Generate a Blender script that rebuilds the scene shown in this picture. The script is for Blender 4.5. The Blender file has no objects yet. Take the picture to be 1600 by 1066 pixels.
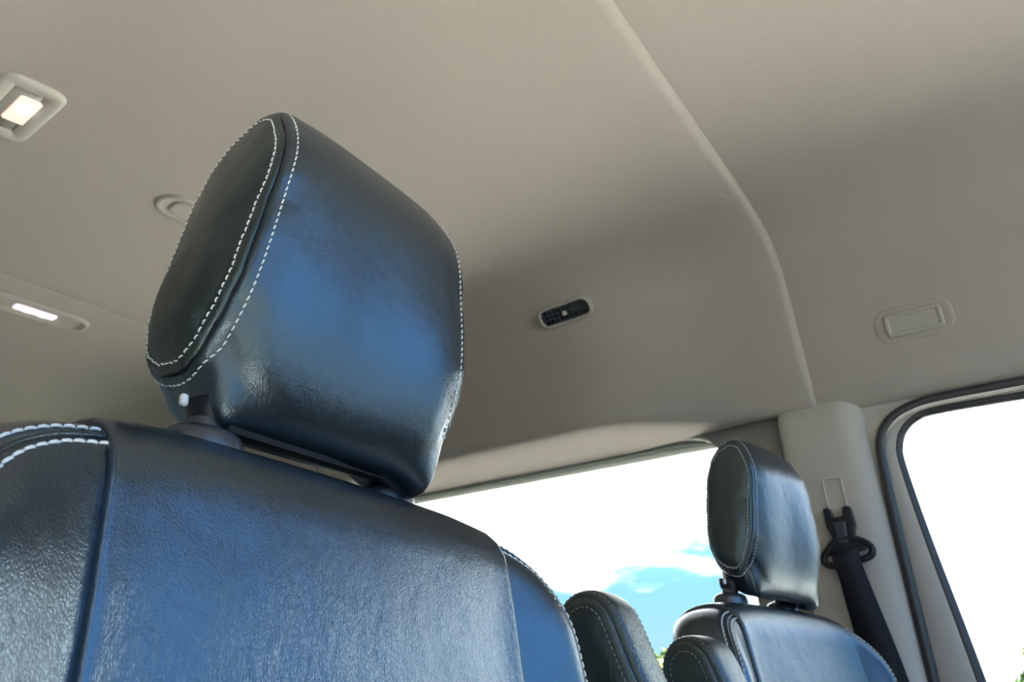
import bpy, bmesh, math, random
from mathutils import Vector, Matrix
from mathutils.bvhtree import BVHTree
from math import pi, sin, cos, sqrt
random.seed(7)
S = bpy.context.scene
COL = S.collection
OZ = 1.5            # everything is laid out relative to the camera height, 1.5 m above the ground outside

# ------------------------------------------------------------------ camera, sky, sun, exposure
# x = towards the front of the van, y = towards its left side, z = up
AX = Matrix(((0.81529839, -0.25971582, -0.51752897),
             (0.57840818, 0.32350823, 0.74885673),
             (-0.02706506, -0.90988467, 0.41397749)))   # columns: right, down, forward
cam = bpy.data.cameras.new('camera'); camo = bpy.data.objects.new('camera', cam); COL.objects.link(camo)
cam.sensor_width = 36; cam.lens = 36 * 1088 / 1600; cam.clip_start = 0.02
R3 = Matrix([[AX[i][0], -AX[i][1], -AX[i][2]] for i in range(3)])
camo.matrix_world = Matrix.Translation((0, 0, OZ)) @ R3.to_4x4()
cam.dof.use_dof = True; cam.dof.focus_distance = 0.50; cam.dof.aperture_fstop = 17
S.camera = camo

W = bpy.data.worlds.new('sky'); S.world = W; W.use_nodes = True
nt = W.node_tree; nt.nodes.clear()
def N(t, k, **kw):
    n = t.nodes.new(k)
    for a, b in kw.items():
        if a.startswith('i_'):
            n.inputs[a[2:].replace('_', ' ')].default_value = b
        else: setattr(n, a, b)
    return n
def L(t, a, b): t.links.new(a, b)
tc = N(nt, 'ShaderNodeTexCoord'); sep = N(nt, 'ShaderNodeSeparateXYZ'); L(nt, tc.outputs['Generated'], sep.inputs[0])
hr = N(nt, 'ShaderNodeValToRGB'); L(nt, sep.outputs['Z'], hr.inputs[0])
hr.color_ramp.elements[0].position = 0.0; hr.color_ramp.elements[0].color = (0.14, 0.235, 0.32, 1)
hr.color_ramp.elements[1].position = 0.5; hr.color_ramp.elements[1].color = (0.14, 0.38, 0.95, 1)
e = hr.color_ramp.elements.new(0.08); e.color = (0.11, 0.245, 0.39, 1)
e = hr.color_ramp.elements.new(0.25); e.color = (0.18, 0.48, 0.98, 1)
mp = N(nt, 'ShaderNodeMapping'); mp.inputs['Scale'].default_value = (1, 1, 3.2); L(nt, tc.outputs['Generated'], mp.inputs[0])
nz = N(nt, 'ShaderNodeTexNoise', i_Scale=3.1, i_Detail=5.0, i_Roughness=0.5); L(nt, mp.outputs[0], nz.inputs[0])
# a bank of bright cloud above the horizon on the van's left side, blue strip under it
m1 = N(nt, 'ShaderNodeMath', operation='MULTIPLY_ADD'); m1.inputs[1].default_value = 4.2; m1.inputs[2].default_value = -0.27
L(nt, sep.outputs['Z'], m1.inputs[0])
m1c = N(nt, 'ShaderNodeMath', operation='MINIMUM'); m1c.inputs[1].default_value = 0.6; L(nt, m1.outputs[0], m1c.inputs[0])
sy = N(nt, 'ShaderNodeMapRange', i_From_Min=0.1, i_From_Max=0.85); L(nt, sep.outputs['Y'], sy.inputs[0])
m2 = N(nt, 'ShaderNodeMath', operation='MULTIPLY'); L(nt, m1c.outputs[0], m2.inputs[0]); L(nt, sy.outputs[0], m2.inputs[1])
sx = N(nt, 'ShaderNodeMapRange', i_From_Min=-0.30, i_From_Max=-0.05, i_To_Max=0.85); L(nt, sep.outputs['X'], sx.inputs[0])
m2b = N(nt, 'ShaderNodeMath', operation='MULTIPLY'); L(nt, sx.outputs[0], m2b.inputs[0]); L(nt, sy.outputs[0], m2b.inputs[1])
m2c = N(nt, 'ShaderNodeMath', operation='ADD'); L(nt, m2.outputs[0], m2c.inputs[0]); L(nt, m2b.outputs[0], m2c.inputs[1])
xf0 = N(nt, 'ShaderNodeMapRange', i_From_Min=0.20, i_From_Max=0.50, i_To_Min=1.0, i_To_Max=0.0); L(nt, sep.outputs['X'], xf0.inputs[0])
m2d = N(nt, 'ShaderNodeMath', operation='MULTIPLY'); L(nt, m2c.outputs[0], m2d.inputs[0]); L(nt, xf0.outputs[0], m2d.inputs[1])
m3 = N(nt, 'ShaderNodeMath', operation='ADD'); L(nt, nz.outputs[0], m3.inputs[0]); L(nt, m2d.outputs[0], m3.inputs[1])
cr = N(nt, 'ShaderNodeMapRange', i_From_Min=0.64, i_From_Max=0.78, interpolation_type='SMOOTHSTEP'); L(nt, m3.outputs[0], cr.inputs[0])
mx = N(nt, 'ShaderNodeMix', data_type='RGBA'); L(nt, cr.outputs[0], mx.inputs[0]); L(nt, hr.outputs[0], mx.inputs[6])
mx.inputs[7].default_value = (1.9, 1.93, 1.95, 1)
bg = N(nt, 'ShaderNodeBackground'); bg.inputs[1].default_value = 1.75; L(nt, mx.outputs[2], bg.inputs[0])
wo = N(nt, 'ShaderNodeOutputWorld'); L(nt, bg.outputs[0], wo.inputs[0])

sun = bpy.data.lights.new('sun', 'SUN'); suno = bpy.data.objects.new('sun', sun); COL.objects.link(suno)
sun.energy = 19.0; sun.angle = math.radians(2); sun.color = (1, 0.95, 0.86)
suno.rotation_euler = Vector((0.50, 0.15, 0.85)).to_track_quat('Z', 'Y').to_euler(); suno.location = (0, 0, 8)

vs = S.view_settings; vs.view_transform = 'Standard'; vs.look = 'None'; vs.gamma = 1; vs.use_curve_mapping = False
vs.exposure = 1.08

# ------------------------------------------------------------------ materials
def pbr(name, col, rough=0.5, metal=0, ior=1.45, bump=None, var=None, coat=0, sheen=0):
    m = bpy.data.materials.new(name); m.use_nodes = True; t = m.node_tree; b = t.nodes['Principled BSDF']
    b.inputs['Base Color'].default_value = (*col, 1); b.inputs['Roughness'].default_value = rough
    b.inputs['Metallic'].default_value = metal; b.inputs['IOR'].default_value = ior
    b.inputs['Coat Weight'].default_value = coat; b.inputs['Sheen Weight'].default_value = sheen
    c = N(t, 'ShaderNodeTexCoord')
    if var:      # (scale, amount)
        n = N(t, 'ShaderNodeTexNoise', i_Scale=var[0], i_Detail=4.0); L(t, c.outputs['Object'], n.inputs[0])
        r = N(t, 'ShaderNodeMix', data_type='RGBA'); L(t, n.outputs[0], r.inputs[0])
        a = var[1]
        r.inputs[6].default_value = (*[v * (1 - a) for v in col], 1); r.inputs[7].default_value = (*[min(1, v * (1 + a)) for v in col], 1)
        L(t, r.outputs[2], b.inputs['Base Color'])
    if bump:     # (scale, strength, distance)
        n = N(t, 'ShaderNodeTexNoise', i_Scale=bump[0], i_Detail=3.0); L(t, c.outputs['Object'], n.inputs[0])
        q = N(t, 'ShaderNodeBump'); q.inputs['Strength'].default_value = bump[1]; q.inputs['Distance'].default_value = bump[2]
        L(t, n.outputs[0], q.inputs['Height']); L(t, q.outputs[0], b.inputs['Normal'])
    return m

def leather(name, col, rough, grain=0.6, ior=1.6, tint=(1, 1, 1)):
    m = bpy.data.materials.new(name); m.use_nodes = True; t = m.node_tree; b = t.nodes['Principled BSDF']
    b.inputs['Base Color'].default_value = (*col, 1); b.inputs['Roughness'].default_value = rough; b.inputs['IOR'].default_value = ior
    b.inputs['Specular Tint'].default_value = (*tint, 1)
    c = N(t, 'ShaderNodeTexCoord')
    mp = N(t, 'ShaderNodeMapping'); mp.inputs['Scale'].default_value = (1, 1.15, 0.62); L(t, c.outputs['Object'], mp.inputs[0])
    wn = N(t, 'ShaderNodeTexNoise', i_Scale=160.0, i_Detail=2.0); L(t, mp.outputs[0], wn.inputs[0])
    wm = N(t, 'ShaderNodeVectorMath', operation='MULTIPLY_ADD'); L(t, wn.outputs['Color'], wm.inputs[0])
    wm.inputs[1].default_value = (0.004,) * 3; L(t, mp.outputs[0], wm.inputs[2])
    v = N(t, 'ShaderNodeTexVoronoi', feature='DISTANCE_TO_EDGE', i_Scale=560.0); L(t, wm.outputs[0], v.inputs[0])
    vr = N(t, 'ShaderNodeMapRange', i_From_Min=0.0, i_From_Max=0.28); L(t, v.outputs['Distance'], vr.inputs[0])
    q = N(t, 'ShaderNodeBump'); q.inputs['Strength'].default_value = grain; q.inputs['Distance'].default_value = 0.00035
    L(t, vr.outputs[0], q.inputs['Height'])
    n2 = N(t, 'ShaderNodeTexNoise', i_Scale=22.0, i_Detail=3.0); L(t, c.outputs['Object'], n2.inputs[0])
    q2 = N(t, 'ShaderNodeBump'); q2.inputs['Strength'].default_value = 0.35; q2.inputs['Distance'].default_value = 0.004
    L(t, n2.outputs[0], q2.inputs['Height']); L(t, q.outputs[0], q2.inputs['Normal']); L(t, q2.outputs[0], b.inputs['Normal'])
    n3 = N(t, 'ShaderNodeTexNoise', i_Scale=9.0); L(t, c.outputs['Object'], n3.inputs[0])
    mr = N(t, 'ShaderNodeMapRange', i_To_Min=rough - 0.05, i_To_Max=rough + 0.06); L(t, n3.outputs[0], mr.inputs[0]); L(t, mr.outputs[0], b.inputs['Roughness'])
    return m
M_LEA = leather('black_leather', (0.0045, 0.0065, 0.011), 0.30, 0.22, 2.2, (0.66, 0.85, 1.0))  # blue sky reflection is put into the specular tint
M_SIDE = leather('black_side_leather', (0.006, 0.0065, 0.008), 0.34, 0.35, 2.0, (0.75, 0.97, 1.0))  # teal reflection on the sides is put into the specular tint
M_FAB = pbr('headliner_fabric', (0.44, 0.405, 0.37), 0.95, ior=1.2, bump=(420, 0.35, 0.0015), var=(300, 0.06))
M_TRIM = pbr('beige_trim_plastic', (0.50, 0.475, 0.43), 0.62, ior=1.4, bump=(900, 0.2, 0.0004))
M_TRIM_SH = pbr('shaded_trim_plastic', (0.26, 0.25, 0.235), 0.65, ior=1.4, bump=(900, 0.2, 0.0004))  # trim plastic darkened to paint the shade on the set-back pillar cover
M_PLAS = pbr('light_grey_plastic', (0.56, 0.53, 0.48), 0.5, ior=1.4)
M_FIT = pbr('fitting_grey', (0.44, 0.415, 0.37), 0.6)
M_BLK = pbr('black_plastic', (0.012, 0.013, 0.017), 0.35)
M_GUIDE = pbr('dark_guide_plastic', (0.02, 0.026, 0.04), 0.32, ior=1.9)
M_WEB = pbr('belt_webbing', (0.012, 0.013, 0.019), 0.75, bump=(600, 0.5, 0.0006))
M_RUB = pbr('rubber_seal', (0.016, 0.019, 0.028), 0.42, ior=1.7)
M_CHR = pbr('chrome', (0.85, 0.87, 0.9), 0.12, metal=1)
M_THR = pbr('white_thread', (0.80, 0.81, 0.80), 0.6)
M_DARK = pbr('dark_seam_leather', (0.006, 0.006, 0.008), 0.7)  # near-black matt leather for piping and seam lines
M_WHITE = pbr('white_plastic', (0.85, 0.85, 0.85), 0.4)
M_PAINT = pbr('van_paint', (0.80, 0.80, 0.79), 0.3)
M_STRIP = pbr('closure_strip_felt', (0.02, 0.02, 0.022), 0.85)
M_DPAINT = pbr('dark_paint', (0.30, 0.31, 0.32), 0.3)
M_FLOOR = pbr('floor_mat', (0.10, 0.095, 0.09), 0.9, bump=(200, 0.4, 0.002), var=(60, 0.2))
M_GND = pbr('bounce_concrete', (0.62, 0.59, 0.52), 0.9, bump=(20, 0.4, 0.01), var=(3, 0.15))  # pale concrete of the slab added for bounced light
M_GRASS = pbr('grass', (0.05, 0.07, 0.028), 0.95, bump=(8, 0.6, 0.05), var=(1.5, 0.3))
M_ADDWALL = pbr('added_wall_render', (0.16, 0.17, 0.17), 0.9, bump=(30, 0.3, 0.01), var=(2, 0.1))  # dull render of the wall added on the right
M_SLAT = pbr('vent_slat_plastic', (0.055, 0.065, 0.085), 0.45)
M_LEAF = pbr('leaf', (0.20, 0.27, 0.05), 0.6, var=(3, 0.35))
M_BARK = pbr('bark', (0.12, 0.08, 0.05), 0.9)
def emis(name, col, st):
    m = bpy.data.materials.new(name); m.use_nodes = True; t = m.node_tree; b = t.nodes['Principled BSDF']
    b.inputs['Base Color'].default_value = (0.8, 0.7, 0.65, 1); b.inputs['Emission Color'].default_value = (*col, 1)
    b.inputs['Emission Strength'].default_value = st; b.inputs['Roughness'].default_value = 0.3
    return m
M_LENS = emis('lamp_lens', (1, 0.70, 0.58), 0.38); M_BULB = emis('lamp_bulb', (1, 0.93, 0.80), 5.0)
M_LED = emis('led_lens', (0.9, 0.72, 0.95), 0.45); M_LEDB = emis('led_bright', (1, 0.97, 0.9), 5.0)
M_GLS = bpy.data.materials.new('window_glass'); M_GLS.use_nodes = True
t = M_GLS.node_tree; t.nodes.clear(); tr = N(t, 'ShaderNodeBsdfTransparent'); tr.inputs[0].default_value = (0.97, 0.99, 0.975, 1)
gl = N(t, 'ShaderNodeBsdfGlossy'); gl.inputs['Roughness'].default_value = 0.0
fr = N(t, 'ShaderNodeFresnel', i_IOR=1.25); ms = N(t, 'ShaderNodeMixShader')
L(t, fr.outputs[0], ms.inputs[0]); L(t, tr.outputs[0], ms.inputs[1]); L(t, gl.outputs[0], ms.inputs[2])
ou = N(t, 'ShaderNodeOutputMaterial'); L(t, ms.outputs[0], ou.inputs[0])

M_TINT = M_GLS.copy(); M_TINT.name = 'tinted_glass'; M_TINT.node_tree.nodes['Transparent BSDF'].inputs[0].default_value = (0.55, 0.58, 0.56, 1)  # tint added on unseen rear glass to dim the rear ceiling
# ------------------------------------------------------------------ builders
BASE = {}
def thing(name, base, label=None, cat=None, group=None, kind=None, rotz=0):
    o = bpy.data.objects.new(name, None); COL.objects.link(o); o.empty_display_size = 0.05
    o.location = (base[0], base[1], base[2] + OZ); o.rotation_euler = (0, 0, rotz)
    tag(o, label, cat, group, kind); BASE[o.name] = Vector(base); return o
def tag(o, label=None, cat=None, group=None, kind=None):
    for k, v in (('label', label), ('category', cat), ('group', group), ('kind', kind)):
        if v: o[k] = v
    return o
def mk(name, verts, faces, mat, parent=None, local=False, smooth=True, kind=None, label=None, bevel=0, sub=0, sharp=None):
    """verts are camera-relative; under a parent they are made local to it (or are already, if local)"""
    me = bpy.data.meshes.new(name)
    vs_ = [Vector(v) for v in verts]
    if parent is not None:
        if not local:
            b = BASE[parent.name]; vs_ = [v - b for v in vs_]
        org = Vector((0, 0, 0)) ; loc = org
    else:
        lo = Vector([min(v[i] for v in vs_) for i in range(3)]); hi = Vector([max(v[i] for v in vs_) for i in range(3)])
        org = Vector(((lo.x + hi.x) / 2, (lo.y + hi.y) / 2, lo.z)); vs_ = [v - org for v in vs_]; loc = org + Vector((0, 0, OZ))
    me.from_pydata([tuple(v) for v in vs_], [], faces); me.validate()
    bm = bmesh.new(); bm.from_mesh(me); bmesh.ops.remove_doubles(bm, verts=bm.verts, dist=1e-6)
    bmesh.ops.recalc_face_normals(bm, faces=bm.faces); bm.to_mesh(me); bm.free()
    me.materials.append(mat)
    for p in me.polygons: p.use_smooth = smooth
    o = bpy.data.objects.new(name, me); COL.objects.link(o); o.location = loc
    if parent is not None:
        o.parent = parent
        if parent.name in BASE: BASE[o.name] = BASE[parent.name]
    else: BASE[o.name] = org
    if bevel:
        m = o.modifiers.new('bevel', 'BEVEL'); m.width = bevel; m.segments = 3; m.limit_method = 'ANGLE'
    if sub:
        m = o.modifiers.new('sub', 'SUBSURF'); m.levels = sub; m.render_levels = sub
    if smooth and sharp:
        try: me.set_sharp_from_angle(angle=math.radians(sharp))
        except Exception: pass
    tag(o, label=label, kind=kind)
    return o
def cat(pts, n, closed=True):
    """Catmull-Rom through points, n samples"""
    P = [Vector(p) for p in pts]; K = len(P); out = []
    segs = K if closed else K - 1
    for i in range(n if closed else n):
        u = i / n * segs if closed else i / (n - 1) * segs
        k = min(int(u), segs - 1); f = u - k
        g = (lambda j: P[j % K]) if closed else (lambda j: P[max(0, min(K - 1, j))])
        a, b, c, d = g(k - 1), g(k), g(k + 1), g(k + 2)
        out.append(0.5 * ((2 * b) + (c - a) * f + (2 * a - 5 * b + 4 * c - d) * f * f + (3 * b - a - 3 * c + d) * f ** 3))
    return out
def loft(rows, closed=True, caps=True):
    n = len(rows[0]); V = [v for r in rows for v in r]; F = []
    m = n if closed else n - 1
    for i in range(len(rows) - 1):
        for j in range(m):
            F.append((i * n + j, i * n + (j + 1) % n, (i + 1) * n + (j + 1) % n, (i + 1) * n + j))
    if caps and closed:
        F.append(tuple(range(n))); F.append(tuple((len(rows) - 1) * n + j for j in range(n)))
    return V, F
def tube(pts, r, seg=10, closed=False, caps=True, flat=None):
    """round tube along a path; flat=(vector, factor) squashes it along a direction"""
    P = [Vector(p) for p in pts]; n = len(P); rows = []; up = Vector((0, 0, 1)); prev = None
    for i, p in enumerate(P):
        a = P[(i - 1) % n] if (closed or i > 0) else P[i]; b = P[(i + 1) % n] if (closed or i < n - 1) else P[i]
        T = (b - a).normalized()
        if prev is None:
            u = T.cross(up)
            if u.length < 0.1: u = T.cross(Vector((1, 0, 0)))
            u.normalize()
        else: u = (prev - T * prev.dot(T)).normalized()
        prev = u; v = T.cross(u)
        row = []
        for k in range(seg):
            a_ = 2 * pi * k / seg; d = (u * cos(a_) + v * sin(a_)) * r
            if flat: d -= flat[0] * d.dot(flat[0]) * (1 - flat[1])
            row.append(p + d)
        rows.append(row)
    if closed: rows.append(rows[0]); return loft(rows, True, False)
    return loft(rows, True, caps)
def join(parts):
    V = []; F = []
    for v, f in parts:
        o = len(V); V += list(v); F += [tuple(i + o for i in q) for q in f]
    return V, F
def box(x0, x1, y0, y1, z0, z1):
    V = [(x, y, z) for x in (x0, x1) for y in (y0, y1) for z in (z0, z1)]
    return V, [(0, 1, 3, 2), (4, 6, 7, 5), (0, 4, 5, 1), (2, 3, 7, 6), (0, 2, 6, 4), (1, 5, 7, 3)]
def rrect(w, h, r, k=6):
    r = min(r, w / 2 - 1e-4, h / 2 - 1e-4); out = []
    for cx, cy, a0 in ((w / 2 - r, h / 2 - r, 0), (-w / 2 + r, h / 2 - r, 90), (-w / 2 + r, -h / 2 + r, 180), (w / 2 - r, -h / 2 + r, 270)):
        for i in range(k + 1):
            a = math.radians(a0 + 90 * i / k); out.append((cx + r * cos(a), cy + r * sin(a)))
    return out
def stack(w, h, r, levels, k=6, cap=(True, True)):
    """rounded-rectangle loops: levels = (inset, height)"""
    rows = []
    for ins, z in levels:
        rows.append([Vector((x, y, z)) for x, y in rrect(w - 2 * ins, h - 2 * ins, max(r - ins, 0.0008), k)])
    V, F = loft(rows, True, False); n = len(rows[0])
    if cap[0]: F.append(tuple(range(n)))
    if cap[1]: F.append(tuple((len(rows) - 1) * n + j for j in range(n)))
    return V, F
def xf(VF, M): return [M @ Vector(v) for v in VF[0]], VF[1]
def frame(o, n, xdir):
    """matrix with z = n, x = xdir made perpendicular"""
    n = Vector(n).normalized(); x = Vector(xdir); x = (x - n * x.dot(n)).normalized(); y = n.cross(x)
    m = Matrix((x, y, n)).transposed().to_4x4(); m.translation = Vector(o); return m
def sm(a, b, x):
    t = max(0, min(1, (x - a) / (b - a))); return t * t * (3 - 2 * t)
def poly_prism(pts, y0, y1):
    n = len(pts); V = [(x, y0, z) for x, z in pts] + [(x, y1, z) for x, z in pts]
    F = [tuple(range(n)), tuple(range(n, 2 * n))] + [(i, (i + 1) % n, n + (i + 1) % n, n + i) for i in range(n)]
    return V, F

# ------------------------------------------------------------------ van shell: ceiling
YC = 0.745          # centre line of the van
P_REAR = [(YC, .850), (1.0, .848), (1.2, .842), (1.29, .825), (1.355, .79), (1.395, .735), (1.42, .67), (1.435, .61), (1.444, .555), (1.455, .518), (1.485, .503), (1.56, .489), (1.637, .477)]
P_SEAM = [(YC, .852), (1.0, .851), (1.24, .85), (1.35, .846), (1.43, .820), (1.467, .77), (1.484, .71), (1.497, .65), (1.536, .53), (1.549, .498), (1.556, .486), (1.565, .480), (1.580, .478)]
P_FRONT = [(YC, .866), (1.0, .865), (1.26, .864), (1.375, .853), (1.446, .825), (1.482, .777), (1.500, .71), (1.512, .65), (1.546, .53), (1.552, .505), (1.563, .487), (1.578, .472), (1.592, .464)]
def prof(x, up):
    if up == 'front': return P_FRONT
    t = sm(-0.80, -0.40, x)
    return [(a[0] * (1 - t) + b[0] * t, a[1] * (1 - t) + b[1] * t) for a, b in zip(P_REAR, P_SEAM)]
NP = 46
def ring(x, kind, off):
    half = cat([(0, *p) for p in prof(x, kind)], NP, False)
    out = []
    for i, p in enumerate(half):
        a = half[max(0, i - 1)]; b = half[min(NP - 1, i + 1)]; tn = (b - a).normalized(); nrm = Vector((0, -tn.z, tn.y))
        if nrm.z < 0 and nrm.y < 0: nrm = -nrm
        q = p + nrm * off; out.append(Vector((x, q.y, q.z)))
    mir = [Vector((v.x, 2 * YC - v.y, v.z)) for v in out[:0:-1]]
    return mir + out
def panel(x0, x1, kind, n, r0=0.004, r1=0.004):
    """headliner panel with edges rolled upwards at both ends, plus a back face"""
    rows = []
    for a in (90, 67, 45, 22): rows.append((x0 + r0 * (1 - sin(math.radians(a))), r0 * (1 - cos(math.radians(a)))))
    for i in range(n + 1): rows.append((x0 + r0 + (x1 - x0 - r0 - r1) * i / n, 0))
    for a in (22, 45, 67, 90): rows.append((x1 - r1 * (1 - sin(math.radians(a))), r1 * (1 - cos(math.radians(a)))))
    front = [ring(x, kind, o) for x, o in rows]
    back = [ring(x, kind, 0.022) for x, o in reversed(rows)]
    return loft(front + back + [front[0]], False, False)
ceil = thing('ceiling', (-1.2, YC, .86), kind='structure')
PM = panel(-1.768, -.275, 'rear', 44, .004, .018)
mk('headliner_panel', *PM, M_FAB, ceil)
mk('headliner_panel', *panel(-2.95, -1.774, 'rear', 6), M_FAB, ceil)
mk('headliner_panel', *panel(-3.5, -2.956, 'rear', 4), M_FAB, ceil)
PF = panel(-.292, .80, 'front', 16, .0001, .010)
mk('headliner_panel', *PF, M_FAB, ceil)
mk('roof_skin', *box(-3.6, .86, -.2, 1.69, .90, .93), M_PAINT, ceil, smooth=False, bevel=.01)
BV_M = BVHTree.FromPolygons([tuple(v) for v in PM[0]], PM[1]); BV_F = BVHTree.FromPolygons([tuple(v) for v in PF[0]], PF[1])
def hit(bv, target, frm=None):
    t_ = Vector(target); o = Vector(frm) if frm else Vector((t_.x, YC, .2))
    loc, n, i, d = bv.ray_cast(o, (t_ - o).normalized())
    if n.dot(o - loc) < 0: n = -n
    return loc, n

# ------------------------------------------------------------------ walls, floor, rear, dash, ground
# left side, behind the middle pillar
wl = thing('wall_left', (-1.9, 1.62, -.9), kind='structure')
mk('lower_panel', *box(-3.5, -.2, 1.585, 1.66, -.95, -.12), M_TRIM, wl, bevel=.02)
mk('header_rail', *box(-3.5, .80, 1.655, 1.69, .455, .90), M_PAINT, wl, smooth=False)
plate = [(-.70, .487), (-.655, .4835), (-.60, .479), (-.565, .471), (-.54, .458), (-.520, .438), (-.508, .41), (-.502, .375), (-.498, .30), (-.485, .05), (-.478, -.30), (-.36, -.30), (-.36, .54), (-.52, .54), (-.60, .525), (-.66, .508)]
mk('pillar_cover', *poly_prism(plate, 1.600, 1.650), M_TRIM_SH, wl, smooth=False, bevel=.006)
mk('rear_pillar', *box(-1.98, -1.80, 1.59, 1.66, -.32, .52), M_TRIM, wl, bevel=.02)
mk('rear_pillar', *box(-3.5, -3.25, 1.59, 1.66, -.32, .52), M_TRIM, wl, bevel=.02)
# middle pillar trim
sec = [(-.372, 1.62), (-.369, 1.572), (-.366, 1.560), (-.357, 1.554), (-.34, 1.551), (-.30, 1.550), (-.255, 1.550), (-.236, 1.552), (-.220, 1.559), (-.207, 1.572), (-.198, 1.59), (-.194, 1.61), (-.193, 1.64)]
rows = []
for z in [.489, .481, .470, .455, .43, .3, .1, -.1, -.4, -.9]:
    dy = .016 * sm(.45, .489, z)
    s_ = cat([(x, y + dy, z) for x, y in sec], 40, False)
    rows.append(s_ + [Vector((-.20, 1.65, z)), Vector((-.36, 1.65, z))])
pil = mk('trim_1', *loft(rows, True, True), M_TRIM, kind='structure', sharp=60)
# window adjuster plate on the pillar: a rounded groove round a smooth slider cover
fr_ = frame((-.280, 1.5512, .268), (0, -1, 0), (1, 0, .02))
mk('adjuster_cover', *xf(stack(.040, .105, .004, [(0, -.001), (0, .0028), (.0012, .0046), (.003, .0046), (.0045, .0010), (.007, .0010)], cap=(False, True)), fr_), M_PLAS, pil, sharp=30)

gus = [(-.22, .489), (-.06, .478), (-.085, .462), (-.118, .452), (-.152, .431), (-.176, .397), (-.187, .34), (-.190, .26), (-.22, .26)]
mk('corner_gusset', *poly_prism(gus, 1.592, 1.66), M_TRIM, pil, smooth=False, bevel=.004)
# left front door: inner frame, rubber seal, run channel, glass
def rloop(pts, n=90): return cat(pts, n, False)
dr = thing('door_1', (.3, 1.62, -.9), kind='structure')
mk('door_panel', *box(-.19, .98, 1.59, 1.70, -.95, -.14), M_TRIM, dr, bevel=.02)
inner = [(.98, .415), (.5, .438), (.1, .4455), (-.06, .4475), (-.105, .440), (-.135, .418), (-.151, .388), (-.156, .345), (-.146, .20), (-.128, .02), (-.116, -.12), (-.098, -.40)]
outer = [(.98, .475), (.5, .475), (.1, .475), (-.08, .475), (-.13, .465), (-.17, .445), (-.19, .41), (-.196, .36), (-.197, .20), (-.197, .02), (-.197, -.12), (-.197, -.40)]
ci = rloop([(x, 0, z) for x, z in inner]); co = rloop([(x, 0, z) for x, z in outer]); rows = []
rows.append([Vector((p.x, 1.664, p.z)) for p in ci]); rows.append([Vector((p.x, 1.640, p.z)) for p in ci])
rows.append([p.lerp(q, .10) + Vector((0, 1.632, 0)) for p, q in zip(ci, co)]); rows.append([p.lerp(q, .3) + Vector((0, 1.630, 0)) for p, q in zip(ci, co)])
rows.append([p.lerp(q, .9) + Vector((0, 1.620, 0)) for p, q in zip(ci, co)]); rows.append([Vector((p.x, 1.63, p.z)) for p in co]); rows.append([Vector((p.x, 1.664, p.z)) for p in co]); rows.append(rows[0])
mk('window_frame', *loft(rows, False, False), M_TRIM, dr)
mk('run_channel', *tube([(p.x - .004, 1.645, p.z + .001) for p in ci], .0125, 12), M_RUB, dr)
gp = [(p.x - .006, p.z + .005) for p in ci] + [(.98, -.40)]
win2 = mk('window_2', *poly_prism(gp, 1.652, 1.656), M_GLS, smooth=False, kind='structure')
seal = [(.98, .452), (.5, .4535), (.1, .4545), (-.06, .4545), (-.115, .446), (-.152, .427), (-.175, .395), (-.184, .34), (-.188, .2), (-.190, 0), (-.190, -.2), (-.190, -.5)]
cs = rloop([(x, 1.588, z) for x, z in seal], 110)
mk('door_seal', *join([tube(cs, .0095, 12), tube([p + Vector((0, .016, 0)) for p in cs], .0085, 10)]), M_RUB, dr, sharp=40)
mk('a_pillar', *tube([(.98, 1.62, -.40), (.95, 1.62, .2), (.80, 1.58, .5), (.76, 1.52, .8)], .05, 12), M_TRIM, dr)

# left rear window: rounded pane with a thin pale edge seen inside the reveal
def pane_outline(x0, x1, z0, z1, r):
    cx, cz = (x0 + x1) / 2, (z0 + z1) / 2
    return [(cx + a, cz + b) for a, b in rrect(x1 - x0, z1 - z0, r, 10)]
w1 = mk('window_1', *poly_prism(pane_outline(-1.86, -.47, -.34, .50, .05), 1.650, 1.654), M_GLS, smooth=False, kind='structure')
# pale edge of the glass round the pane, drawn as a thin tube
gk = [(-1.85, .470), (-1.2, .4700), (-.70, .4735), (-.60, .473), (-.56, .466), (-.535, .453), (-.515, .432), (-.504, .405), (-.498, .37), (-.494, .30), (-.482, .05), (-.475, -.30)]
M_GEDGE = pbr('pale_glass_edge', (0.62, 0.68, 0.58), 0.5)
mk('glass_edge', *tube(cat([(x, 1.645, z) for x, z in gk], 80, False), .0035, 8), M_GEDGE, w1)
w3 = mk('window_3', *poly_prism(pane_outline(-3.28, -1.94, -.34, .50, .05), 1.650, 1.654), M_TINT, smooth=False, kind='structure')

# right side (behind and above the camera): open door, rear windows closed off to cut side light
wr = thing('wall_right', (-1.9, -.13, -.9), kind='structure')
mk('lower_panel', *box(-3.5, -.36, -.17, -.10, -.95, -.30), M_TRIM, wr, bevel=.02)
mk('middle_pillar', *box(-.50, -.25, -.16, -.08, -.9, .49), M_TRIM, wr, bevel=.02)
mk('header_rail', *box(-3.5, .80, -.20, -.165, .455, .90), M_PAINT, wr, smooth=False)
mk('rear_pillar', *box(-1.98, -1.80, -.17, -.10, -.32, .52), M_TRIM, wr, bevel=.02)
mk('rear_pillar', *box(-3.5, -3.25, -.17, -.10, -.32, .52), M_TRIM, wr, bevel=.02)
mk('side_panel', *box(-3.3, -.48, -.165, -.150, -.32, .52), M_TRIM, wr, smooth=False)  # closes the unseen rear side windows to cut light from the right
wb = thing('wall_rear', (-3.5, YC, -.9), kind='structure')
mk('door_lower', *box(-3.56, -3.50, -.2, 1.69, -.95, -.1), M_TRIM, wb, smooth=False, bevel=.01)
mk('door_header', *box(-3.56, -3.50, -.2, 1.69, .55, .90), M_TRIM, wb, smooth=False, bevel=.01)
mk('door_glass', *box(-3.535, -3.53, -.2, 1.69, -.12, .57), M_TINT, wb, smooth=False)
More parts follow.
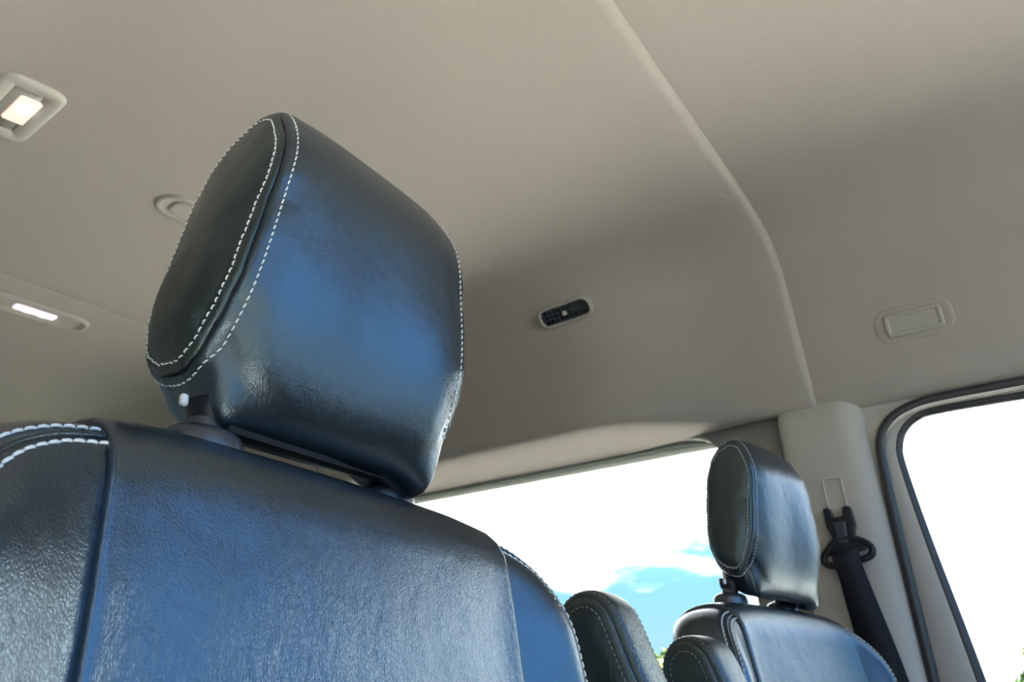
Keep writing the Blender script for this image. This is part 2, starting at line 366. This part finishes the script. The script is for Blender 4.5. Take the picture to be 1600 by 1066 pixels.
mk('door_post', *box(-3.56, -3.50, .69, .80, -.1, .55), M_TRIM, wb, smooth=False, bevel=.01)
mk('floor', *box(-3.56, 1.1, -.2, 1.69, -.95, -.90), M_FLOOR, kind='structure', smooth=False)
wf = thing('wall_front', (1.1, YC, -.9), kind='structure')
mk('dashboard', *box(.78, 1.45, -.16, 1.66, -.95, -.06), M_BLK, wf, bevel=.06)  # unseen; added and raised to darken low reflections in the leather
mk('header_rail', *box(.78, .86, -.2, 1.69, .82, .93), M_PAINT, wf, smooth=False)
mk('windshield', [(.86, -.12, .83), (.86, 1.62, .83), (1.45, 1.62, -.22), (1.45, -.12, -.22), (.864, -.12, .835), (.864, 1.62, .835), (1.454, 1.62, -.215), (1.454, -.12, -.215)],
   [(0, 1, 2, 3), (4, 7, 6, 5), (0, 4, 5, 1), (1, 5, 6, 2), (2, 6, 7, 3), (3, 7, 4, 0)], M_GLS, wf, smooth=False)
mk('bonnet', *box(1.45, 2.5, -.16, 1.66, -.9, -.24), M_PAINT, wf, bevel=.08)  # unseen; added in white to bounce sun onto the front ceiling
GV = [(0, 0, -OZ - .3)]; GF = []
for r_, z_ in ((15, -OZ - .6), (24, -OZ - 3.0), (60, -OZ - 6)):
    for k in range(48): GV.append((r_ * cos(2 * pi * k / 48), r_ * sin(2 * pi * k / 48), z_))
for k in range(48):
    GF.append((0, 1 + k, 1 + (k + 1) % 48))
    for q in (0, 48): GF.append((1 + q + k, 49 + q + k, 49 + q + (k + 1) % 48, 1 + q + (k + 1) % 48))
mk('ground', GV, GF, M_GRASS, kind='structure')
mk('bounce_slab', *box(-7, 13, -1.3, 8.0, -OZ - .10, -OZ), M_GND, kind='structure', smooth=False)  # unseen slab added to bounce sunlight up onto the ceiling
mk('added_dim_wall', *box(-8, 5, -2.9, -2.6, -OZ - .05, 2.2), M_ADDWALL, kind='structure', smooth=False)  # unseen wall added to dim the light entering from the right

# ------------------------------------------------------------------ seats
TH0 = [(-.034, .045), (-.010, .049), (.014, .078), (.033, .112), (.047, .172), (.053, .213), (.031, .255), (-.004, .254), (-.037, .239), (-.065, .197), (-.081, .135), (-.085, .098), (-.068, .059)]
TB0 = [(-.034, .020), (-.004, .018), (.022, .040), (.041, .104), (.053, .171), (.056, .216), (.032, .260), (-.005, .259), (-.038, .243), (-.067, .199), (-.084, .136), (-.088, .100), (-.069, .044)]
KS = 1.067
def mp_(q): return [((x - .400) * KS + .405, (z + .124) * KS - .124) for x, z in q]
TH0 = mp_(TH0); TB0 = mp_(TB0)
NH = 120
LP = [Vector((p.x, p.z)) for p in cat([(x, 0, z) for x, z in TH0], NH)]
BP = [Vector((p.x, p.z)) for p in cat([(x, 0, z) for x, z in TB0], NH)]
for _ in range(14):
    LP = [(LP[i - 1] + LP[i] * 2 + LP[(i + 1) % NH]) / 4 for i in range(NH)]; BP = [(BP[i - 1] + BP[i] * 2 + BP[(i + 1) % NH]) / 4 for i in range(NH)]
HC = Vector((-.040, .165))
LP = [HC + (p - HC) * 1.022 for p in LP]; BP = [HC + (p - HC) * 1.022 for p in BP]
def inset(p, d):
    v = HC - p; return p + v * (d / v.length)
CH = [sm(.082, .062, LP[i].y) for i in range(NH)]
WW = [1 + .10 * (1 - min(.30, LP[i].y) / .17) for i in range(NH)]
for A_ in (LP, BP):
    for i in range(NH):
        q_ = (.345 - .107 * WW[i]) / .238; A_[i] = Vector(((A_[i].x - .405) * q_ + .405, (A_[i].y + .124) * q_ - .124))
def hr_row(y, e, ins, sgn, wob=0):
    out = []
    for i in range(NH):
        ce = CH[i]; E_ = e * (1 - ce) + sm(.086, .1045, y) * ce
        p = BP[i].lerp(LP[i], E_)
        if ins: p = inset(p, ins + wob * (sin(i * .9) * .0006 + sin(i * 2.3) * .0004))
        out.append(Vector((p.x + (.024 * (y / HW) * sm(.29, .06, p.y) * sm(-.09, -.01, p.x) if sgn > 0 else 0), sgn * y * WW[i], p.y - (.014 * sm(.055, .092, y) * sm(.10, .04, p.y) * sm(.107, .099, y) if sgn > 0 else 0))))
    return out
def resample(pts, step, closed=True):
    P = list(pts) + ([pts[0]] if closed else []); acc = [0]
    for a, b in zip(P, P[1:]): acc.append(acc[-1] + (b - a).length)
    n = max(2, int(acc[-1] / step)); out = []; k = 0
    for i in range(n):
        s = acc[-1] * i / n
        while acc[k + 1] < s: k += 1
        f = (s - acc[k]) / max(1e-9, acc[k + 1] - acc[k]); out.append((P[k].lerp(P[k + 1], f), (P[k + 1] - P[k]).normalized()))
    return out
def stitches(rows, step=.0058, length=.0043, r=.0007, lift=.0003, closed=True):
    """rows: list of (points, neighbour points inwards) ; returns one mesh of little rounded threads"""
    parts = []
    for pts, nrms in rows:
        P = list(pts) + ([pts[0]] if closed else []); Q = list(nrms) + ([nrms[0]] if closed else [])
        acc = [0]
        for a, b in zip(P, P[1:]): acc.append(acc[-1] + (b - a).length)
        n = int(acc[-1] / step); k = 0
        for i in range(n):
            s = acc[-1] * i / n
            while acc[k + 1] < s: k += 1
            f = (s - acc[k]) / max(1e-9, acc[k + 1] - acc[k]); c = P[k].lerp(P[k + 1], f); nn = Q[k].lerp(Q[k + 1], f).normalized()
            T = (P[k + 1] - P[k]).normalized(); B = T.cross(nn).normalized(); T = (T + B * .12).normalized()
            rr = []
            for u, w, h in ((-.5, .3, -.6), (-.38, .9, .3), (0, 1, .7), (.38, .9, .3), (.5, .3, -.6)):
                cc = c + T * (u * length) + nn * (lift + h * r)
                rr.append([cc + (B * cos(a) + nn * sin(a)) * (r * w) for a in [2 * pi * q / 6 for q in range(6)]])
            parts.append(loft(rr, True, True))
    return join(parts)
def row_normals(row, nxt):
    """surface normals of a lofted row given the following row"""
    n = len(row); out = []
    for i in range(n):
        a = row[(i + 1) % n] - row[i - 1]; b = nxt[i] - row[i]; v = a.cross(b).normalized(); out.append(v)
    return out
def fix_out(ns, pts, c):
    s = sum(1 if v.dot(p - c) > 0 else -1 for v, p in zip(ns, pts)); return ns if s > 0 else [-v for v in ns]

HW = .107; POSTX = -.030
def headrest(seat, off, K=(1, 1, 1), hs=(0, 0, 0)):
    o3 = Vector(off); h3 = Vector(hs)
    def sh(VF): return [Vector(((v[0] + .03) * K[0] - .03, v[1] * K[1], v[2] * K[2])) + o3 + h3 for v in VF[0]], VF[1]
    # stations of the cover: y, morph to seam loop, inset
    st = [(0, 0, 0), (.02, 0, 0), (.04, .02, 0), (.055, .06, .0002), (.068, .16, .0004), (.078, .30, .0006), (.086, .50, .0008), (.092, .70, .001), (.096, .84, .0011),
          (.0995, .93, .0014), (.102, 1, .0018), (.104, 1, .0026), (.1055, 1, .0038), (HW - .0008, 1, .0052), (HW - .0003, 1, .0066), (HW - .0008, 1, .011)]
    rows = [hr_row(y, e_, i, -1, w_) for y, e_, i, w_ in [(s[0], s[1], s[2], 0 if s[0] < .09 else 1) for s in st[::-1]]] + [hr_row(s[0], s[1], s[2], 1, 0 if s[0] < .09 else 1) for s in st[1:]]
    hr = mk('headrest', *sh(loft(rows, True, True)), M_LEA, seat, local=True)
    for sg in (-1, 1):
        ps = [(HW - .0010, 1, .011), (HW - .0003, 1, .0084), (HW + .0006, 1, .0072), (HW + .0020, 1, .0075), (HW + .0036, 1, .0096), (HW + .0044, 1, .0126), (HW + .0046, 1, .0150),
              (HW + .0047, 1, .0172), (HW + .0060, 1, .0205), (HW + .0090, 1, .028), (HW + .0115, 1, .038)]
        rr = [hr_row(y, e_, i, sg, 1) for y, e_, i in ps]
        last = rr[-1]; c = Vector((HC.x, sg * (HW * 1.01 + .016), HC.y))
        for f, q in ((.75, .0130), (.5, .0142), (.25, .0149)):
            rr.append([Vector((c.x + (v.x - c.x) * f, v.y * f + sg * (HW * .99 + .0115) * (1 - f) + sg * .0045 * (1 - f * f), c.z + (v.z - c.z) * f)) for v in last])
        mk('side_panel', *sh(loft(rr, True, True)), M_SIDE, hr, local=True)
        cen = Vector((HC.x, 0, HC.y)); s_parts = []
        a, b = hr_row(.0990, .92, .0014, sg), hr_row(.1015, .98, .0018, sg)
        n1 = fix_out(row_normals(a, b), a, cen); a2 = hr_row(.1030, 1, .0024, sg)
        a = [p.lerp(q, CH[i]) for i, (p, q) in enumerate(zip(a, a2))]
        n1 = [(n_.lerp(Vector((0, sg * .8, -.5)), CH[i])).normalized() for i, n_ in enumerate(n1)]; s_parts.append((a, n1))
        a, b = hr_row(HW + .0046, 1, .0148, sg, 1), hr_row(HW + .0046, 1, .0170, sg, 1)
        s_parts.append((a, [Vector((0, sg, 0))] * NH))
        mk('stitching', *sh(stitches(s_parts)), M_THR, hr, local=True, kind='stuff', label='white double row of stitching beside the headrest seam')
        # dark thread line deep in the seam
        mk('piping', *sh(tube(hr_row(HW - .0002, 1, .0076, sg), .0007, 6, closed=True)), M_DARK, hr, local=True)
    # underside closure: a stiff strip between the two flaps with a pale edge, and the draw-cord end
    px = POSTX
    mk('closure_strip', *sh(join([box(px + .006, px + .019, -.084, .060, .018, .030), tube([(px + .020, -.084, .0180), (px + .021, 0, .0172), (px + .020, .060, .0180)], .0009, 6)])), M_STRIP, hr, local=True, bevel=.001)
    T_ = frame(o3 + Vector((-.020, -.1145, .033)), (.45, -.85, -.2), (0, 0, 1))
    mk('cord_end', *xf(stack(.0085, .005, .0024, [(.002, -.004), (.0, -.001), (0, .002), (.002, .0035)]), T_), M_WHITE, hr, local=True, label='small white draw-cord end')
    for sg in (-1, 1):
        y = sg * .092
        mk('post', *tube([Vector((px, y * K[1], -.06)) + o3, Vector((px, y * K[1], -.01)) + o3, Vector((px - .002, y * K[1], .06)) + o3], .0065, 20), M_CHR, hr, local=True)
    for sy_, prof_ in ((-1, ((.0110, .006), (.0112, .012), (.0122, .020), (.016, .032), (.017, .040))), (1, ((.0125, .013), (.013, .018), (.015, .024), (.017, .034)))):
        q = []
        for r, z in prof_:
            q.append([Vector((px + .002 + r * cos(a), sy_ * .092 * K[1] + r * .8 * sin(a), z)) + o3 for a in [2 * pi * k / 24 for k in range(24)]])
        mk('post_sleeve', *loft(q, True, True), M_BLK, hr, local=True)
    return hr
def guide(bk, off, y, big):
    c = Vector(off) + Vector((POSTX, y, .016)); rows = []
    for r, z in ((.0285, -.03), (.0285, -.012), (.0280, -.0045), (.0262, -.001), (.023, .0014), (.018, .0032), (.013, .0045), (.0118, .009), (.0112, .0105), (.0085, .0105)):
        rows.append([c + Vector((r * .86 * cos(a), r * cos(0) * sin(a), z)) for a in [2 * pi * k / 36 for k in range(36)]])
    mk('post_guide', *loft(rows, True, True), M_GUIDE, bk, local=True, sharp=35)

OUT = [(0, 0), (.08, -.001), (.145, -.003), (.185, -.009), (.214, -.017), (.240, -.034), (.260, -.064), (.271, -.108), (.277, -.17), (.280, -.27), (.280, -.38), (.277, -.50), (.268, -.59), (.235, -.635), (.15, -.65), (0, -.652)]
half = OUT; full = half + [(-y, z) for y, z in half[-2:0:-1]]
NO = 220
OC = [Vector((p.y, p.z)) for p in cat([(0, y, z) for y, z in full], NO)]
RB, TB, NB = .036, .050, 2.3
def xmid(y, z, zt=0): return -.012 - z * .16 - min(0, z + .16) * .14 + .030 * sm(.165, .255, abs(y)) * sm(.03, -.10, z)
def xfront(y, z):
    a = abs(y); return 0.0
def S_pt(i, phi=None, sc=None, sg=1):
    o = OC[i]; C = Vector((0, max(-.45, min(-.16, o.y))))
    C = Vector((0, -.28))
    if phi is not None:
        d = RB * (1 - max(0, cos(phi)) ** (2 / NB)); xo = (.040 if sg > 0 else .062) * sin(phi) ** (2 / NB)
        t_ = OC[(i + 1) % NO] - OC[i - 1]; n_ = Vector((t_.y, -t_.x)).normalized()
        if n_.dot(C - o) < 0: n_ = -n_
        p = o + n_ * d; xs = xo
    else:
        t_ = OC[(i + 1) % NO] - OC[i - 1]; n_ = Vector((t_.y, -t_.x)).normalized()
        if n_.dot(C - o) < 0: n_ = -n_
        p0 = o + n_ * RB; p = C + (p0 - C) * sc; xs = .040 if sg > 0 else .062
    fr_amt = (sin(phi) if phi is not None else 1)
    x = xmid(p.x, p.y) + sg * xs + (xfront(p.x, p.y) * fr_amt if sg > 0 else 0)
    return Vector((x, p.x, p.y))
def backrest(seat, off, stitch_sides=True):
    o3 = Vector(off); rows = []
    fr = []
    scs = [.98, .95, .91, .86, .8, .73, .65, .56, .46, .35, .22, .1]
    for sc in reversed(scs): fr.append([S_pt(i, None, sc, 1) for i in range(NO)])
    ph = [90, 82, 74, 66, 58, 48, 38, 28, 18, 8]
    gro = {66: .0028}
    for a in ph:
        r = [S_pt(i, math.radians(a), None, 1) for i in range(NO)]; fr.append(r)
    for a in (0, -10, -20, -32, -44, -56, -68, -80, -90):
        fr.append([S_pt(i, math.radians(-a), None, -1) for i in range(NO)])
    for sc in scs: fr.append([S_pt(i, None, sc, -1) for i in range(NO)])
    VF = loft(fr, True, True)
    bk = mk('backrest', [v + o3 for v in VF[0]], VF[1], M_LEA, seat, local=True)
    bv = BVHTree.FromPolygons([tuple(v) for v in VF[0]], VF[1])
    # raised centre panel wrapped over the top
    YH = .183; cols = []
    ys = [-YH, -YH, -YH + .0015, -YH + .004, -YH + .009] + [-.16 + .02 * k for k in range(17)] + [YH - .009, YH - .004, YH - .0015, YH, YH]
    hs = [-.002, .0022, .0042, .0050, .0050] + [.0046] * 17 + [.0050, .0050, .0042, .0022, -.002]
    for yy, hh in zip(ys, hs):
        flare = 0
        col = []
        path = [((.5, z), (-1, 0)) for z in [-.56 + .02 * k for k in range(23)]]
        for k in range(0, 25):
            a = math.radians(-2 + k * 7.6); path.append(((xmid(0, -.10) + .5 * cos(a), -.10 + .5 * sin(a)), (-cos(a), -sin(a))))
        for (px, pz), (dx, dz) in path:
            wy = yy * (1 + .05 * sm(-.1, -.5, pz)) 
            loc, n, ii, dd = bv.ray_cast(Vector((px, wy, pz)), Vector((dx, 0, dz)))
            if loc is None: loc, n = col[-1] if False else Vector((px, wy, pz)), Vector((0, 0, 1))
            if n.dot(Vector((dx, 0, dz))) > 0: n = -n
            nn = Vector((n.x, 0, n.z)).normalized()
            col.append(loc + nn * hh)
        cols.append(col)
    V2, F2 = loft(cols, False, False)
    mk('centre_panel', [v + o3 for v in V2], F2, M_LEA, bk, local=True)
    # piping between panel and bolsters
    for c_ in (cols[0], cols[-1]):
        mk('piping', *tube([v + o3 for v in c_], .0014, 6), M_DARK, bk, local=True)
    # double stitched seam on both shoulders, following the outline
    for sg in (-1, 1):
        idx = [i for i in range(NO) if sg * OC[i].x > .180 and OC[i].y > -.56 and OC[i].y < 0]
        idx.sort(key=lambda i: -OC[i].y)
        sp = []
        for a, ln in ((40, 0), (60, 1)):
            A = [S_pt(i, math.radians(a), None, 1) for i in idx]; B = [S_pt(i, math.radians(a + 4), None, 1) for i in idx]
            ns = []
            for k in range(len(A)):
                t_ = A[min(k + 1, len(A) - 1)] - A[max(0, k - 1)]; v = t_.cross(B[k] - A[k]).normalized()
                if v.dot(A[k] - Vector((-.05, 0, -.3))) < 0: v = -v
                ns.append(v)
            sp.append((A, ns))
        q = stitches(sp, step=.0072, length=.0062, r=.0010, lift=.0003, closed=False)
        mk('stitching', [v + o3 for v in q[0]], q[1], M_THR, bk, local=True, kind='stuff', label='white double row of stitching on the shoulder')
        A = [S_pt(i, math.radians(50), None, 1) for i in idx]
        mk('piping', *(lambda q: ([v + o3 for v in q[0]], q[1]))(tube(A, .0017, 8)), M_SIDE, bk, local=True)
    return bk
def armrest(seat, off, sgn):
    """folded-up armrest on one side of the backrest: rounded slab with a seam near each long edge"""
    o3 = Vector(off); a = math.radians(21)     # leans back with the backrest
    hw, Lh, T = .040, .36, .030                # half depth (x), length, half thickness (y)
    out = []
    for k in range(9):
        t_ = pi * k / 8; out.append((hw * cos(t_) * (1.0), hw * 1.05 * sin(t_)))
    prof_ = [(hw * 1.30, -Lh), (hw * 1.30, -Lh + .08), (hw * 1.17, -.18), (hw * 1.07, -.09), (hw * 1.02, -.035)] + out + [(-hw * 1.02, -.035), (-hw * 1.07, -.09), (-hw * 1.17, -.18), (-hw * 1.3, -Lh + .08), (-hw * 1.3, -Lh)]
    P = [Vector((p.x, p.z)) for p in cat([(x, 0, z) for x, z in prof_], 140)]
    cc = Vector((0, -.02))
    def row(y, ins):
        r = []
        for p in P:
            c_ = Vector((0, min(-.0, p.y))); v = c_ - p; q = p + v.normalized() * min(ins, v.length * .95)
            w = Vector((q.x, y, q.y)); w = Matrix.Rotation(-a, 3, 'Y') @ w; r.append(w + o3)
        return r
    st = [(0, 0), (.012, .0004), (.020, .0012), (.0245, .003), (.0268, .006), (.0272, .0095)]
    rows = [row(-y, i) for y, i in st[::-1]] + [row(y, i) for y, i in st[1:]]
    ar = mk('armrest', *loft(rows, True, True), M_SIDE, seat, local=True, label='armrest folded upright beside the backrest')
    for s in (-1, 1):
        ps = [(.0268, .0105), (.0275, .0088), (.029, .0095), (.0308, .0130), (.0316, .0165), (.0320, .0200), (.0335, .026), (.034, .034)]
        mk('side_panel', *loft([row(s * y, i) for y, i in ps], True, True), M_SIDE, ar, local=True)
        A = row(s * .0242, .0030); B = row(s * .0252, .0040); cen = Matrix.Rotation(-a, 3, 'Y') @ Vector((0, 0, -.05)) + o3
        nA = fix_out(row_normals(A, B), A, cen)
        A2 = row(s * .0318, .0185); n2 = [Vector((0, s, 0))] * len(A2)
        mk('stitching', *stitches([(A, nA), (A2, n2)], step=.0060, length=.0040, r=.0005, lift=.0001), M_THRD, ar, local=True, kind='stuff', label='thin grey stitching beside the armrest seam')
    return ar
M_THRD = pbr('grey_thread', (0.30, 0.27, 0.26), 0.6)
def cushion_and_base(seat, off, floor_z):
    o3 = Vector(off)
    r = []
    for z, w, d, x in ((-.84, .22, .20, .20), (-.80, .25, .24, .22), (-.74, .262, .262, .23), (-.68, .265, .27, .235), (-.635, .25, .255, .235), (-.615, .21, .215, .235)):
        r.append([Vector((x + px, py, z)) + o3 for px, py in rrect(2 * d, 2 * w, .08, 10)])
    mk('cushion', *loft(r, True, True), M_LEA, seat, local=True)
    r = []
    for z, w in ((floor_z, .20), (floor_z + .02, .18), (o3.z - .86, .17), (o3.z - .835, .19)):
        r.append([Vector((.20 + px, py, z)) for px, py in rrect(2 * w, 2 * w, .03, 6)])
    mk('pedestal', *loft(r, True, True), M_BLK, seat, local=True, sharp=40)
def make_seat(x0, y0, z0, label, arm_side, yaw, arm_x, arm_dz, arm_y, K=(1, 1, 1), roll=-.042, bk_yaw=.0, hs=(0, 0, 0)):
    h = z0 + .90; off = (0, 0, h)
    Rm = Matrix.Rotation(yaw, 3, 'Z') @ Matrix.Rotation(roll, 3, 'X'); b = Vector((x0, y0, z0)) - Rm @ Vector((0, 0, h))
    st_ = thing('passenger_seat' if arm_side > 0 else 'driver_seat', (b.x, b.y, -.90), label, 'seat')
    st_.rotation_euler = Rm.to_euler()
    bk = backrest(st_, off)
    bk.rotation_euler = (0, 0, bk_yaw); bk.location.z = -.001
    for s in (-1, 1): guide(bk, off, s * .092 * K[1], True)
    headrest(st_, off, K, hs)
    armrest(st_, (arm_x, arm_side * arm_y, h + arm_dz), arm_side)
    cushion_and_base(st_, off, 0.0)
    return st_
make_seat(-.405, .345, .124, 'black leather passenger seat with white stitching, nearest and largest, headrest raised high', 1, 0, .027, -.088, .350, bk_yaw=math.radians(3.5))
make_seat(-.340, 1.205, .060, 'black leather driver seat beside the window pillar with the hanging seat belt', -1, math.radians(-10), .053, -.096, .325, K=(.68, .93, .88), hs=(.032, .002, -.004))

# ------------------------------------------------------------------ seat belt on the pillar
yb = 1.546
sb = thing('seat_belt', (-.25, 1.54, -.55), 'black seat belt hanging from a height adjuster on the beige pillar', 'seat belt')
fork = [(-.305, .258), (-.293, .2565), (-.290, .238), (-.2715, .238), (-.268, .2565), (-.2545, .256), (-.252, .222), (-.257, .205), (-.262, .178), (-.292, .178), (-.300, .205), (-.3055, .222)]
mk('bracket', *poly_prism(fork, 1.527, 1.548), M_BLK, sb, smooth=False, bevel=.002)
mk('bracket_cap', *poly_prism([(-.291, .228), (-.268, .228), (-.270, .186), (-.288, .186)], 1.522, 1.530), M_GUIDE, sb, smooth=False, bevel=.002)
rg = [(-.292, .194), (-.266, .195), (-.244, .186), (-.232, .174), (-.236, .160), (-.258, .153), (-.298, .147), (-.318, .150), (-.322, .162), (-.310, .178)]
mk('guide_plate', *poly_prism([(-.294, .204), (-.263, .204), (-.240, .182), (-.242, .170), (-.309, .164), (-.312, .174)], 1.524, 1.532), M_BLK, sb, smooth=False, bevel=.002)
mk('guide_ring', *tube(cat([(x, 1.528, z) for x, z in rg], 60), .0068, 10, closed=True), M_BLK, sb)
def strip(pts, w, th=.0013):
    """webbing along points (x,y,z), width along x"""
    C_ = cat(pts, 40, False); rows = []
    for p in C_:
        rows.append([Vector((p.x - w / 2, p.y, p.z - .0)), Vector((p.x + w / 2, p.y, p.z + .004)), Vector((p.x + w / 2, p.y + th, p.z + .004)), Vector((p.x - w / 2, p.y + th, p.z))])
    return loft(rows, True, True)
mk('webbing', *strip([(-.279, 1.531, .176), (-.279, 1.520, .168), (-.279, 1.517, .150), (-.268, 1.520, .08), (-.247, 1.523, -.05), (-.225, 1.527, -.25), (-.20, 1.530, -.55)], .049), M_WEB, sb)
mk('webbing', *strip([(-.279, 1.533, .174), (-.281, 1.538, .150), (-.278, 1.542, .08), (-.270, 1.5435, -.05), (-.262, 1.5435, -.25), (-.25, 1.5435, -.55)], .047), M_WEB, sb)

# ------------------------------------------------------------------ fittings on the ceiling
def fit(name, bv, target, label, cat_, group=None, xdir=(1, 0, 0), frm=None):
    loc, n = hit(bv, target, frm)
    o = thing(name, loc, label, cat_, group); return o, frame(loc, n, xdir)
# square reading lamp, lit
o, m = fit('ceiling_lamp', BV_M, (-1.150, .257, .84), 'lit square reading lamp with warm bulb in a grey bezel on the ceiling', 'lamp', frm=(-1.15, .257, .2))
mk('bezel', *xf(stack(.180, .098, .024, [(0, -.002), (.001, .004), (.004, .0075), (.011, .0085), (.026, .0055), (.028, .002), (.029, -.001)], cap=(False, False)), m), M_PLAS, o, sharp=60)
mk('reflector', *xf(stack(.126, .044, .008, [(0, .003), (.002, .0012)], cap=(True, True)), m), M_PLAS, o)
m2 = m @ Matrix.Translation((.006, -.011, 0))
mk('lens', *xf(stack(.078, .036, .005, [(0, -.001), (.0, .0048), (.001, .0060), (.0025, .0060)], cap=(False, True)), m2), M_LENS, o, sharp=30)
mk('bulb', *xf(stack(.026, .018, .008, [(.004, .005), (0, .0066), (.001, .0078), (.004, .0084)]), m2 @ Matrix.Translation((.008, 0, 0))), M_BULB, o)
# long recessed lamp with two lights
o, m = fit('ceiling_lamp', BV_R := BVHTree.FromPolygons(*(lambda q: ([tuple(v) for v in q[0]], q[1]))(panel(-2.95, -1.774, 'rear', 6))), (-1.915, .61, .84), 'long narrow ceiling lamp with pink-white lit middle, behind the roof seam', 'lamp', xdir=(0, 1, 0), frm=(-1.915, .61, .2))
mk('housing', *xf(stack(.262, .098, .046, [(0, -.002), (.003, .006), (.009, .0085), (.014, .007), (.020, .002), (.024, .0012)], cap=(False, True)), m), M_FIT, o, sharp=50)
mk('lens', *xf(stack(.098, .028, .006, [(0, -.001), (0, .006), (.001, .0072), (.003, .0075)], cap=(False, True)), m), M_LED, o, sharp=40)
for dx in (-.018, .018):
    mk('bulb', *xf(stack(.022, .014, .006, [(.003, .007), (0, .008), (.001, .0092), (.004, .0096)]), m @ Matrix.Translation((dx, 0, 0))), M_LEDB, o)
# unlit oval dish partly behind the near headrest
o, m = fit('ceiling_recess', BV_M, (-1.212, .655, .84), 'unlit grey oval recess on the ceiling, half hidden by the near headrest', 'recess', xdir=(0, 1, 0), frm=(-1.212, .655, .2))
mk('rim', *xf(stack(.245, .092, .045, [(0, -.002), (.003, .003), (.008, .005), (.014, .003), (.018, .0012)], cap=(False, True)), m), M_FAB, o)
mk('dish_plate', *xf(stack(.180, .052, .02, [(0, -.001), (.001, .0045), (.004, .0054), (.012, .0036)], cap=(False, True)), m), M_FIT, o, sharp=40)
# round plug beside the seam
o, m = fit('trim_clip', BV_M, (-.322, 1.229, .84), 'small round fabric-coloured clip on the ceiling beside the seam', 'clip', frm=(-.322, 1.229, .2))
mk('clip_head', *xf(stack(.030, .030, .0149, [(0, -.002), (0, .0006), (.0012, .0016), (.0035, .0008), (.005, .0008)], cap=(False, True), k=8), m), M_FAB, o, sharp=50)
# air vent
o, m = fit('air_vent', BV_M, (-.776, 1.358, .783), 'oblong dark air vent with a square grid and round centre knob', 'air vent', frm=(-.782, .8, .45))
m = m @ Matrix.Scale(.90, 4)
mk('bezel', *xf(stack(.168, .068, .030, [(0, -.003), (.001, .006), (.004, .0105), (.008, .0105), (.0105, .008), (.0115, .001)], cap=(False, False)), m), M_FIT, o, sharp=60)
mk('backing', *xf(stack(.148, .048, .012, [(0, -.002), (.001, .0018)]), m), M_BLK, o)
for k in range(4):
    yy = -.0195 + k * .013
    mk('slat', *xf(box(-.0725 + (.004 if k in (0, 3) else 0), .0725 - (.004 if k in (0, 3) else 0), yy - .0016, yy + .0016, .001, .0072), m), M_SLAT, o, smooth=False)
for k in range(10):
    xx = -.0655 + k * .01456
    mk('slat', *xf(box(xx - .0016, xx + .0016, -.0225, .0225, .001, .0060), m), M_SLAT, o, smooth=False)
mk('knob', *xf(stack(.014, .013, .0064, [(0, .001), (0, .0075), (.0015, .009), (.004, .0094)], k=8), m), M_PLAS, o, sharp=40)
# handle cover above the door
o, m = fit('grab_handle_cover', BV_F, (-.057, 1.525, .603), 'blank beige rectangular handle cover on the headliner above the front door', 'cover', frm=(-.057, .8, .40))
mk('pad', *xf(stack(.150, .080, .030, [(0, -.003), (.004, .001), (.010, .0024), (.016, .0018), (.022, .0004)], cap=(False, True)), m), M_FAB, o)
mk('cover_plate', *xf(stack(.106, .050, .010, [(0, .000), (.0004, .005), (.003, .0078), (.008, .0074), (.0095, .0050), (.011, .0048)], cap=(False, True)), m), M_FIT, o, sharp=45)

# ------------------------------------------------------------------ shrubs outside
def tree(x, y, top, w, label, n, seed):
    zb = -OZ - .56 - max(0, 2.4 * (sqrt(x * x + y * y) - 15) / 9)
    rnd = random.Random(seed); s = thing('tree', (x, y, zb), label, 'tree', 'trees outside the left windows'); zc = top - w
    q = [[Vector((x + r * cos(a), y + r * sin(a), z)) for a in [2 * pi * k / 10 for k in range(10)]] for r, z in ((.14, zb - .1), (.10, zb + .5), (.08, zc - .4), (.03, zc + .3))]
    mk('trunk', *loft(q, True, True), M_BARK, s)
    for k in range(5):
        a = k * 1.3; mk('branch', *tube([(x, y, zc - .7), (x + .3 * w * cos(a), y + .3 * w * sin(a), zc - .2), (x + .7 * w * cos(a), y + .7 * w * sin(a), zc + .3)], .03, 6), M_BARK, s)
    V = []; F = []
    for k in range(n):
        while True:
            p = Vector((rnd.uniform(-1, 1), rnd.uniform(-1, 1), rnd.uniform(-1, 1)))
            if p.length < 1: break
        p *= .85 + .15 * sin(6 * p.x + seed) * cos(5 * p.y + 4 * p.z)
        c = Vector((x + p.x * w, y + p.y * w, zc + p.z * w))
        u = Vector((rnd.gauss(0, 1), rnd.gauss(0, 1), rnd.gauss(0, 1))).normalized(); v = u.orthogonal().normalized(); s_ = rnd.uniform(.06, .13)
        i = len(V); V += [c - u * s_, c + v * s_ * .45, c + u * s_, c - v * s_ * .45]; F.append((i, i + 1, i + 2, i + 3))
    mk('foliage', V, F, M_LEAF, s, kind='stuff', smooth=False)
tree(-6.45, 14.2, .20, 1.25, 'yellow-green tree top seen low in the gap between the two seats', 6000, 1)
tree(.35, 14.0, .28, 1.0, 'bright green tree top at the lower right corner of the front door window', 7000, 2)
